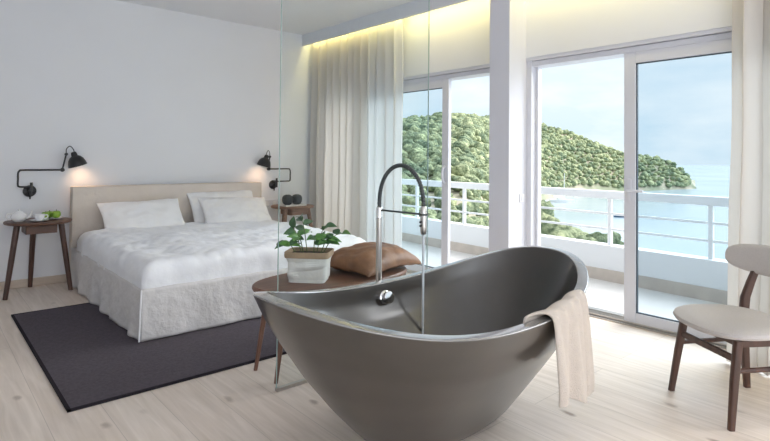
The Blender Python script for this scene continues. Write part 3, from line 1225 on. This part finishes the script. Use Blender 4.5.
# ================================================================== WALL LAMPS
def wall_lamp(label, x, z, sx, shade_dx, aimv, group, vo=0.105, el=0.25, cap=0.066):
    t = thing('wall_lamp', label, 'wall lamp', (x, BACK, z), 0, group)
    Yo = -0.10
    b = MB()
    b.lathe([(0.054, 0), (0.056, 0.006), (0.054, 0.014), (0.030, 0.020), (0.016, 0.030), (0.016, 0.055), (0.003, 0.058)], (0, 0, 0), (0, -1, 0), 30)
    pl = b.build('wall_plate', M_BLACK, t)
    b = MB(); b.tube([(0, -0.04, -0.02), (0, -0.04, -0.075)], [0.012, 0.006], 10); b.build('switch', M_BLACK, pl)
    P = lambda dx, dz, dy=0.0: Vector((sx * dx, Yo + dy, dz))
    b = MB()
    b.tube([P(0, 0.045, 0.055), P(0, 0.045)], 0.011, 10)
    b.tube([P(0, -0.03), P(0, 0.085)], 0.012, 10)
    b.tube(smooth_path([P(0, 0.045), P(-vo + 0.045, 0.045), P(-vo + 0.011, 0.048), P(-vo, 0.062), P(-vo, 0.12), P(-vo, 0.172), P(-vo + 0.011, 0.196), P(-vo + 0.035, 0.202), P(el * 0.4, 0.202), P(el - 0.005, 0.202)], 5), 0.0085, 10)
    b.build('swing_arm', M_BLACK, t)
    b = MB()
    b.lathe([(0.003, -0.022), (0.018, -0.018), (0.020, 0), (0.018, 0.018), (0.003, 0.022)], P(el, 0.202), (0, 1, 0), 18)
    b.build('elbow_joint', M_BLACK, t)
    j = P(el, 0.202)
    k = P(el + shade_dx, 0.202 + 0.152)
    b = MB(); b.tube([j, k], 0.0075, 10)
    b.lathe([(0.003, -0.016), (0.014, -0.013), (0.015, 0), (0.014, 0.013), (0.003, 0.016)], k, (0, 1, 0), 16)
    b.build('upper_arm', M_BLACK, t)
    # shade: bell along aimv from its cap
    ax = Vector((sx * aimv[0], aimv[1], aimv[2])).normalized()
    top = k + Vector((sx * cap, 0.0, 0.004))
    b = MB()
    b.lathe([(0.012, -0.02), (0.022, -0.016), (0.026, 0.0), (0.028, 0.02), (0.050, 0.034), (0.068, 0.058), (0.079, 0.090), (0.085, 0.122), (0.083, 0.122), (0.075, 0.088), (0.064, 0.058), (0.044, 0.036), (0.01, 0.03)], top, ax, 34)
    sh = b.build('lamp_shade', M_BLACK, t)
    b = MB(); b.lathe([(0.004, 0.031), (0.014, 0.036), (0.022, 0.055), (0.024, 0.068), (0.016, 0.084), (0.003, 0.088)], top, ax, 18); b.build('bulb', M_BULB, sh)
    # wire loop handle over the cap
    up = Vector((0, 0, 1))
    b = MB()
    b.tube(smooth_path([k + Vector((0, 0, 0.005)), k + Vector((sx * 0.002, 0, 0.050)), k + Vector((sx * 0.45 * cap, 0, 0.078)), k + Vector((sx * 0.9 * cap, 0, 0.050)), top + Vector((sx * 0.006, 0, 0.0))], 6), 0.0045, 8)
    b.build('loop_handle', M_BLACK, sh)
    l = bpy.data.lights.new('lamp_bulb_light', 'SPOT')
    l.energy, l.color, l.shadow_soft_size = 2.6, (1.0, 0.62, 0.36), 0.05
    l.spot_size, l.spot_blend = math.radians(118), 1.0
    lo = bpy.data.objects.new('lamp_bulb_light', l)
    COL.objects.link(lo)
    lo.parent = t
    lo.location = top + ax * 0.105
    aim(lo, ax)
    return t


WG = 'black swing arm wall lamps'
wall_lamp('black swing arm wall lamp above the tea table', 0.815, 0.905, 1, 0.03, (0.32, 0.03, -1.0), WG)
wall_lamp('black swing arm wall lamp above the speakers', 3.415, 0.90, -1, -0.012, (0.30, 0.03, -1.0), WG, 0.195, 0.115, 0.045)

# ================================================================== BENCH
BZ = 0.49
bcx, bcy, bL, bW = 2.055, 2.815, 0.565, 0.268
bench = thing('low_bench', 'long rounded walnut bench behind glass holding plant and cushion', 'bench', (bcx, bcy, 0))
b = MB()
rings = []
for k, z in ((-0.02, BZ - 0.032), (-0.006, BZ - 0.029), (0, BZ - 0.018), (-0.002, BZ - 0.006), (-0.008, BZ)):
    rings.append([Vector(((bL + k) * sgp(math.cos(a), 0.86), (bW + k) * sgp(math.sin(a), 0.86), z)) for a in np.linspace(0, 2 * PI, 97)[:-1]])
b.loft(rings)
b.build('seat_top', M_BENCH, bench)
for sx in (-1, 1):
    for sy in (-1, 1):
        p0 = Vector((sx * (bcx - 1.517), 2.74 - bcy + sy * 0.118, 0))
        p1 = Vector((sx * 0.455, sy * 0.105 + (2.76 - bcy), BZ - 0.03))
        b = MB(); b.tube([p0, p0.lerp(p1, 0.6), p1], [0.011, 0.016, 0.019], 12)
        b.build('leg', M_BENCH, bench)

# plant in a paper bag
px, py = 1.845, 2.80
plant = thing('potted_plant', 'leafy green plant in white paper bag with brown cuff', 'plant', (px, py, BZ), math.radians(-47))


def bag_ring(hx, hy, z, wob, n=44):
    pts = []
    for k in range(n):
        a = 2 * PI * k / n
        x, y = hx * sgp(math.cos(a), 0.24), hy * sgp(math.sin(a), 0.24)
        d = wob * noise.noise(Vector((x * 12, y * 12, z * 11)))
        d += wob * 1.2 * abs(noise.noise(Vector((x * 7 + 3, y * 7, z * 17 + 2))))
        r = math.hypot(x, y)
        pts.append(Vector((x * (1 + d / r), y * (1 + d / r), z)))
    return pts


b = MB()
rings = []
for i in range(15):
    v = i / 14
    z = 0.150 * v
    rings.append(bag_ring(0.112 + 0.020 * v - 0.012 * math.sin(PI * v), 0.085 + 0.012 * v - 0.010 * math.sin(PI * v), z + 0.001, 0.022 * math.sin(PI * min(1, v * 0.9 + .1))))
rings.append(bag_ring(0.120, 0.086, 0.150, 0.003))
rings.append(bag_ring(0.118, 0.084, 0.02, 0.003)[:])
b.loft(rings, True, True, True)
b.build('paper_bag', M_BAG, plant, smooth=False)
b = MB()
b.loft([bag_ring(0.1365, 0.101, 0.150, 0.003), bag_ring(0.139, 0.103, 0.165, 0.005), bag_ring(0.138, 0.102, 0.184, 0.006), bag_ring(0.132, 0.096, 0.186, 0.006), bag_ring(0.124, 0.090, 0.150, 0.003)], True, False, False)
b.build('folded_cuff', M_KRAFT, plant, angle=30)
b = MB(); b.loft([bag_ring(0.121, 0.087, 0.135, 0.002), bag_ring(0.121, 0.087, 0.162, 0.002), bag_ring(0.05, 0.04, 0.172, 0.004)]); b.build('soil', M_SOIL, plant)


def leaf_mesh(bm, base, d, up, L, Wd, curl):
    d = d.normalized()
    s = d.cross(up).normalized()
    n_ = s.cross(d).normalized()
    rows = []
    for i in range(9):
        u = i / 8
        w = Wd * (math.sin(PI * u ** 0.8) ** 0.9) * (1 - 0.25 * u) if 0 < u < 1 else 0.0008
        c = base + d * (L * u) - n_ * (curl * L * u * u)
        rows.append([c - s * w + n_ * w * 0.35, c - s * w * 0.5 + n_ * w * 0.06, c - n_ * 0.0, c + s * w * 0.5 + n_ * w * 0.06, c + s * w + n_ * w * 0.35])
    R = [[bm.verts.new(p) for p in r] for r in rows]
    for a, c in zip(R[:-1], R[1:]):
        for i in range(4):
            bm.faces.new((a[i], a[i + 1], c[i + 1], c[i]))


rp = random.Random(5)
stems = [(-0.09, 0.0, -0.07, -0.03, 0.05), (-0.06, 0.02, -0.06, 0.02, 0.15), (-0.03, -0.03, -0.03, -0.05, 0.11), (-0.02, 0.02, -0.05, 0.03, 0.22),
         (0.03, -0.02, 0.02, -0.05, 0.11), (0.04, 0.02, 0.05, 0.03, 0.17), (0.07, 0.0, 0.07, -0.02, 0.10), (0.08, 0.03, 0.11, 0.04, 0.12)]
for k, (x0, y0, dx, dy, h) in enumerate(stems):
    p0 = Vector((x0, y0, 0.165))
    p2 = Vector((x0 + dx, y0 + dy, 0.165 + h))
    p1 = p0.lerp(p2, 0.5) + Vector((0, 0, 0.035))
    path = smooth_path([p0, p1, p2], 8)
    b = MB(); b.tube(path, [0.0028] * 8 + [0.002] * 9, 6)
    st = b.build('stem', M_STEM, plant)
    for q in range(5):
        i = 6 + int(q * 2.5)
        base = path[min(i, 16)]
        ang = rp.uniform(0, 2 * PI)
        out_ = Vector((dx, dy, 0)).normalized()
        d = Vector((math.cos(ang), math.sin(ang), rp.uniform(-0.1, 0.5))) + out_ * (0.9 if q > 3 else 0.4)
        lb = MB()
        leaf_mesh(lb.bm, base, d, Vector((0.3 * rp.uniform(-1, 1), -1.0 + 0.4 * rp.uniform(-1, 1), 0.8)), rp.uniform(0.06, 0.095), rp.uniform(0.021, 0.030), rp.uniform(0.1, 0.45))
        lo = lb.build('leaf', M_LEAF if rp.random() < 0.55 else M_LEAFD, st)
        solidify(lo, 0.0008)

# leather cushion
pillow('leather_cushion', 'brown leather cushion lying on the walnut bench', 'cushion', 0.59, 0.45, 0.21, M_LEATH,
       pmat((2.365, 2.83, BZ + 0.066), 0, math.radians(11)), None, 3.0, pinch=0.05, droop=0.045, full=0.36)

# ================================================================== GLASS PARTITION
t = thing('glass_partition', 'frameless clear glass screen between bathtub and bench', 'glass screen', (2.04, 2.53, 0))
b = MB(); b.box((1.4685 - 2.04, -0.004, 0.018), (2.610 - 2.04, 0.004, CEIL - 0.002)); b.build('pane', M_GLASS, t, smooth=False)
b = MB()
b.box((1.4665 - 2.04, -0.0042, 0.018), (1.4685 - 2.04, 0.0042, CEIL - 0.002))
b.box((2.610 - 2.04, -0.0042, 0.018), (2.612 - 2.04, 0.0042, CEIL - 0.002))
b.build('polished_edge', M_GEDGE, t, smooth=False)
b = MB(); b.box((1.466 - 2.04, -0.013, 0.0), (2.612 - 2.04, 0.013, 0.018), 0.002); b.build('floor_channel', M_STEEL, t, smooth=False)

# ================================================================== BATHTUB
TC = Vector((1.889, 1.727, 0))
TA, TB, ZE, ZM, TN, TQ = 0.938, 0.504, 0.736, 0.578, 2.26, 2.28
NT = [0, 0.03, 0.08, 0.16, 0.30, 0.5, 0.7, 0.85, 1]
HX = [0.360, 0.400, 0.445, 0.505, 0.600, 0.718, 0.815, 0.884, TA]
HY = [0.155, 0.182, 0.215, 0.245, 0.300, 0.378, 0.452, 0.487, TB]


def smooth_interp(x, xs, ys):
    s = 0
    for k in (-0.03, -0.015, 0, 0.015, 0.03):
        s += interp(min(1, max(0, x + k)), xs, ys)
    return s / 5


def tub_rim_z(c):
    return ZM + (ZE - ZM) * abs(sgp(c, 2 / TN)) ** TQ


def tub_pt(a, t, inset=0.0, dz=0.0, zfix=None):
    c, s = math.cos(a), math.sin(a)
    ax, by = smooth_interp(t, NT, HX) - inset, smooth_interp(t, NT, HY) - inset
    z = tub_rim_z(c) * t + dz
    return Vector((ax * sgp(c, 2 / TN), by * sgp(s, 2 / TN), z))


angs = list(np.linspace(0, 2 * PI, 161)[:-1])
tub = thing('bathtub', 'dark grey cast stone slipper bathtub with raised ends', 'bathtub', TC)
rings = []
rings.append([tub_pt(a, 0, 0.012, 0.0) for a in angs])
for t_ in list(np.linspace(0.006, 0.975, 34)):
    rings.append([tub_pt(a, t_) for a in angs])
TE = 0.054
for ins, dz in ((0.0, -0.006), (0.001, -0.002), (0.004, 0.0), (0.027, 0.0), (TE - 0.004, 0.0), (TE - 0.001, -0.002), (TE, -0.006)):
    rings.append([tub_pt(a, 1.0, ins, dz) for a in angs])
for t_ in list(np.linspace(0.96, 0.25, 24)):
    rings.append([tub_pt(a, t_, TE) for a in angs])
for k in (0.75, 0.4, 0.08):
    rings.append([Vector((p.x * k, p.y * k, 0.125 + 0.012 * k)) for p in rings[-1 if k == 0.75 else -1]] if k == 0.75 else
                 [Vector((p.x * k / 0.75, p.y * k / 0.75, 0.122)) for p in rings[-1]])
b = MB(); b.loft(rings)
o = b.build('body', M_CONC, tub, angle=180)
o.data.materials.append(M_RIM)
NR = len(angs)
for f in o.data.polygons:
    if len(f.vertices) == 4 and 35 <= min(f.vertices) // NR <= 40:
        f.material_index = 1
wn = o.modifiers.new('weighted_normal', 'WEIGHTED_NORMAL'); wn.weight = 100; wn.mode = 'FACE_AREA'
# overflow knob on the inside of the long wall by the glass
b = MB()
ko = Vector((1.905 - TC.x, 0, 0))
tt = 0.86
ay = smooth_interp(tt, NT, HY) - TE
ky = ay * (1 - abs(ko.x / (smooth_interp(tt, NT, HX) - TE)) ** TN) ** (1 / TN)
kp = Vector((ko.x, ky - 0.002, tub_rim_z(math.cos(1.4)) * tt))
b.lathe([(0.038, -0.006), (0.038, 0.006), (0.034, 0.009), (0.02, 0.010), (0.02, 0.018), (0.031, 0.019), (0.033, 0.024), (0.033, 0.038), (0.029, 0.042), (0.004, 0.043)], kp, (0, -1, 0.25), 32)
b.build('overflow_knob', M_CHROME, tub)

# ================================================================== FAUCET + WATER
fx, fy = 2.055, 2.385
fa = thing('bath_faucet', 'floor standing steel bath faucet with arched dark hose', 'faucet', (fx, fy, 0))
b = MB(); b.lathe([(0.055, 0), (0.055, 0.006), (0.04, 0.010), (0.0172, 0.012), (0.0172, 0.952), (0.004, 0.953)], n=28); b.build('column', M_STEEL, fa)
b = MB(); b.lathe([(0.0185, 0.90), (0.0185, 0.957), (0.016, 0.962), (0.004, 0.962)], n=24); b.build('collar', M_CHROME, fa)
hy, hx = -0.335, 0.03
path = []
for k in range(33):
    a = PI * k / 32
    path.append(Vector((hx * (1 - math.cos(a)) / 2, hy * (1 - math.cos(a)) / 2, 0.985 + 0.225 * math.sin(a) ** 0.92)))
path = [Vector((0, 0, 0.955))] + path + [Vector((hx, hy, 0.96))]
b = MB()
fine = smooth_path(path, 5)
rad = [0.0118 + 0.0014 * math.sin(k * 1.6) for k in range(len(fine))]
b.tube(fine, rad, 14)
b.build('hose', M_HOSE, fa)
b = MB(); b.lathe([(0.010, 0.835), (0.014, 0.838), (0.0175, 0.855), (0.0185, 0.88), (0.0185, 0.955), (0.016, 0.985), (0.012, 0.99)], (hx, hy, 0), (0, 0, 1), 24)
sp = b.build('spray_head', M_STEEL, fa)
b = MB()
b.lathe([(0.006, 0), (0.006, 0.012), (0.001, 0.013)], (hx - 0.018, hy, 0.905), (-1, -0.3, 0), 12)
b.lathe([(0.006, 0), (0.006, 0.012), (0.001, 0.013)], (hx - 0.018, hy, 0.885), (-1, -0.3, 0), 12)
b.build('button', M_BLACK, sp)
b = MB()
b.tube([(0, 0, 0.945), (hx * 0.95, hy + 0.018, 0.945)], 0.0055, 10)
b.lathe([(0.0185, -0.005), (0.026, -0.005), (0.026, 0.005), (0.0185, 0.005)], (hx, hy, 0.945), (0, 0, 1), 24, False, False)
b.build('support_arm', M_HOSE, fa)
b = MB()
b.tube([(fx + hx, fy + hy, 0.833), (fx + hx + 0.001, fy + hy, 0.6), (fx + hx, fy + hy - 0.001, 0.3), (fx + hx, fy + hy, 0.141)], [0.0075, 0.0065, 0.006, 0.008], 12)
o = b.build('water_stream', M_WATER, None, (fx + hx, fy + hy, 0.136))
tag(o, 'thin stream of water falling from faucet into bathtub', 'water')

# ================================================================== TOWEL over the tub rim
TA0 = math.radians(-73)


def rim_outer(a, ins):
    return tub_pt(a, 1.0, ins, 0.0) + TC


tw = []
NWID = 40
prof = []   # (inset from outer edge, z above rim / hang) along the length
top = [(TE + 0.012, -0.13), (TE + 0.011, -0.05), (TE + 0.010, -0.012), (TE + 0.006, 0.008), (TE - 0.006, 0.020), (0.030, 0.026), (0.010, 0.022), (-0.006, 0.010), (-0.013, -0.010)]
hang = [(-0.015 - 0.0 * k, -0.02 - 0.345 * (k / 18)) for k in range(1, 19)]
prof = top + hang


def towel(u, v):
    i = v * (len(prof) - 1)
    i0 = min(int(i), len(prof) - 2)
    fr = i - i0
    ins = prof[i0][0] * (1 - fr) + prof[i0 + 1][0] * fr
    dz = prof[i0][1] * (1 - fr) + prof[i0 + 1][1] * fr
    spread = 1.0 + (0.0 if dz > -0.02 or ins > 0 else 0.10 * (-dz))
    a = TA0 + (u - 0.5) * math.radians(23) * spread - math.radians(5) * max(0, min(1, ins / TE))
    q = rim_outer(a, 0)
    inner = rim_outer(a, TE)
    d = (q - inner); d.z = 0
    d.normalize()
    p = q - d * ins
    hangk = max(0, min(1, -dz / 0.3)) if ins < 0 else 0
    fold = 0.018 * math.sin(u * 2 * PI * 2.1 + 0.6) * (0.15 + hangk) + 0.008 * math.sin(u * 2 * PI * 5 + 2 * dz)
    if ins >= 0:
        fold = 0.0
        dz += 0.004 * (1 + math.sin(u * 2 * PI * 2.1 + 0.6)) * (1 if dz > -0.01 else 0)
    zrim = q.z if ins < 0 else q.z
    low = (0.005 + 0.075 * u - 0.02 * math.sin(u * 7)) * hangk * min(1, max(0, -dz - 0.05) / 0.25)
    p += d * (fold + 0.02 * hangk)
    p.z = zrim * (1 - hangk) + (0.60) * hangk + dz - low
    return p


b = MB(); b.grid(towel, NWID, 70)
o = b.build('towel', M_TOWEL)
tag(o, 'cream towel draped over bathtub rim', 'towel')
solidify(o, 0.010, 0.2)
subsurf(o, 1)

# ================================================================== CHAIR
ch = thing('lounge_chair', 'walnut side chair with greige upholstered seat and curved backrest', 'chair', (3.18, 0.86, 0), math.radians(55.2))


def sq_tube(b, pts, w, d):
    """tapering square legs: pts list of (x,y,z,scale)"""
    rings = []
    for x, y, z, k in pts:
        r = []
        for a in np.linspace(0, 2 * PI, 17)[:-1]:
            r.append(Vector((x + w * k * sgp(math.cos(a), 0.5), y + d * k * sgp(math.sin(a), 0.5), z)))
        rings.append(r)
    b.loft(rings)


for sx in (-1, 1):
    b = MB(); sq_tube(b, [(sx * 0.215, 0.225, 0, 0.8), (sx * 0.20, 0.195, 0.22, 1), (sx * 0.188, 0.165, 0.405, 1.05)], 0.016, 0.018)
    b.build('leg', M_WALNUT, ch)
    b = MB(); sq_tube(b, [(sx * 0.215, -0.225, 0, 0.8), (sx * 0.205, -0.205, 0.2, 1), (sx * 0.20, -0.195, 0.42, 1.1), (sx * 0.20, -0.203, 0.50, 1.1), (sx * 0.198, -0.235, 0.585, 1.0), (sx * 0.196, -0.268, 0.66, 0.9), (sx * 0.195, -0.285, 0.72, 0.8)], 0.016, 0.021)
    b.build('leg', M_WALNUT, ch)
    b = MB(); b.tube([(sx * 0.2, 0.185, 0.265), (sx * 0.205, -0.20, 0.275)], 0.0125, 8); b.build('stretcher', M_WALNUT, ch)
b = MB(); b.box((-0.195, 0.172, 0.30), (0.195, 0.190, 0.332), 0.004); b.build('stretcher', M_WALNUT, ch, smooth=False)
b = MB()
b.box((-0.19, 0.155, 0.375), (0.19, 0.175, 0.406), 0.003); b.box((-0.19, -0.205, 0.375), (0.19, -0.185, 0.406), 0.003)
b.box((-0.205, -0.19, 0.375), (-0.185, 0.165, 0.406), 0.003); b.box((0.185, -0.19, 0.375), (0.205, 0.165, 0.406), 0.003)
b.build('seat_frame', M_WALNUT, ch, smooth=False)
b = MB()
rings = []
for k, z in ((0.70, 0.405), (0.90, 0.406), (0.975, 0.412), (1.0, 0.424), (0.985, 0.436), (0.92, 0.445), (0.75, 0.450), (0.45, 0.451), (0.15, 0.451)):
    r = []
    for a in np.linspace(0, 2 * PI, 73)[:-1]:
        c, s = math.cos(a), math.sin(a)
        x = 0.262 * sgp(c, 0.72) * (1 + 0.10 * s)
        y = 0.02 + 0.248 * sgp(s, 0.78)
        r.append(Vector((x * k, 0.02 + (y - 0.02) * k, z + 0.012 * (x / 0.26) ** 2 * (1 if k > 0.3 else 0.2) - 0.006 * s * k)))
    rings.append(r)
b.loft(rings)
b.build('seat', M_SEAT, ch)
# curved backrest pad
b = MB()
rings = []
NX = 40
for i in range(NX + 1):
    u = 2 * i / NX - 1
    x = 0.36 * math.sin(u * PI / 2)
    e = (1 - abs(x / 0.3601) ** 3.2) ** (1 / 3.2)
    y = -0.29 + 0.55 * x * x
    hh, dd = 0.083 * max(e, 0.06), 0.026 * max(e, 0.15) ** 0.6
    tang = math.atan(1.1 * x)
    r = []
    for a in np.linspace(0, 2 * PI, 25)[:-1]:
        oy, oz = dd * sgp(math.cos(a), 0.7), hh * sgp(math.sin(a), 0.7)
        r.append(Vector((x - oy * math.sin(tang), y + oy * math.cos(tang) + -0.12 * oz, 0.712 + oz)))
    rings.append(r)
b.loft(rings)
b.build('backrest', M_SEAT, ch)
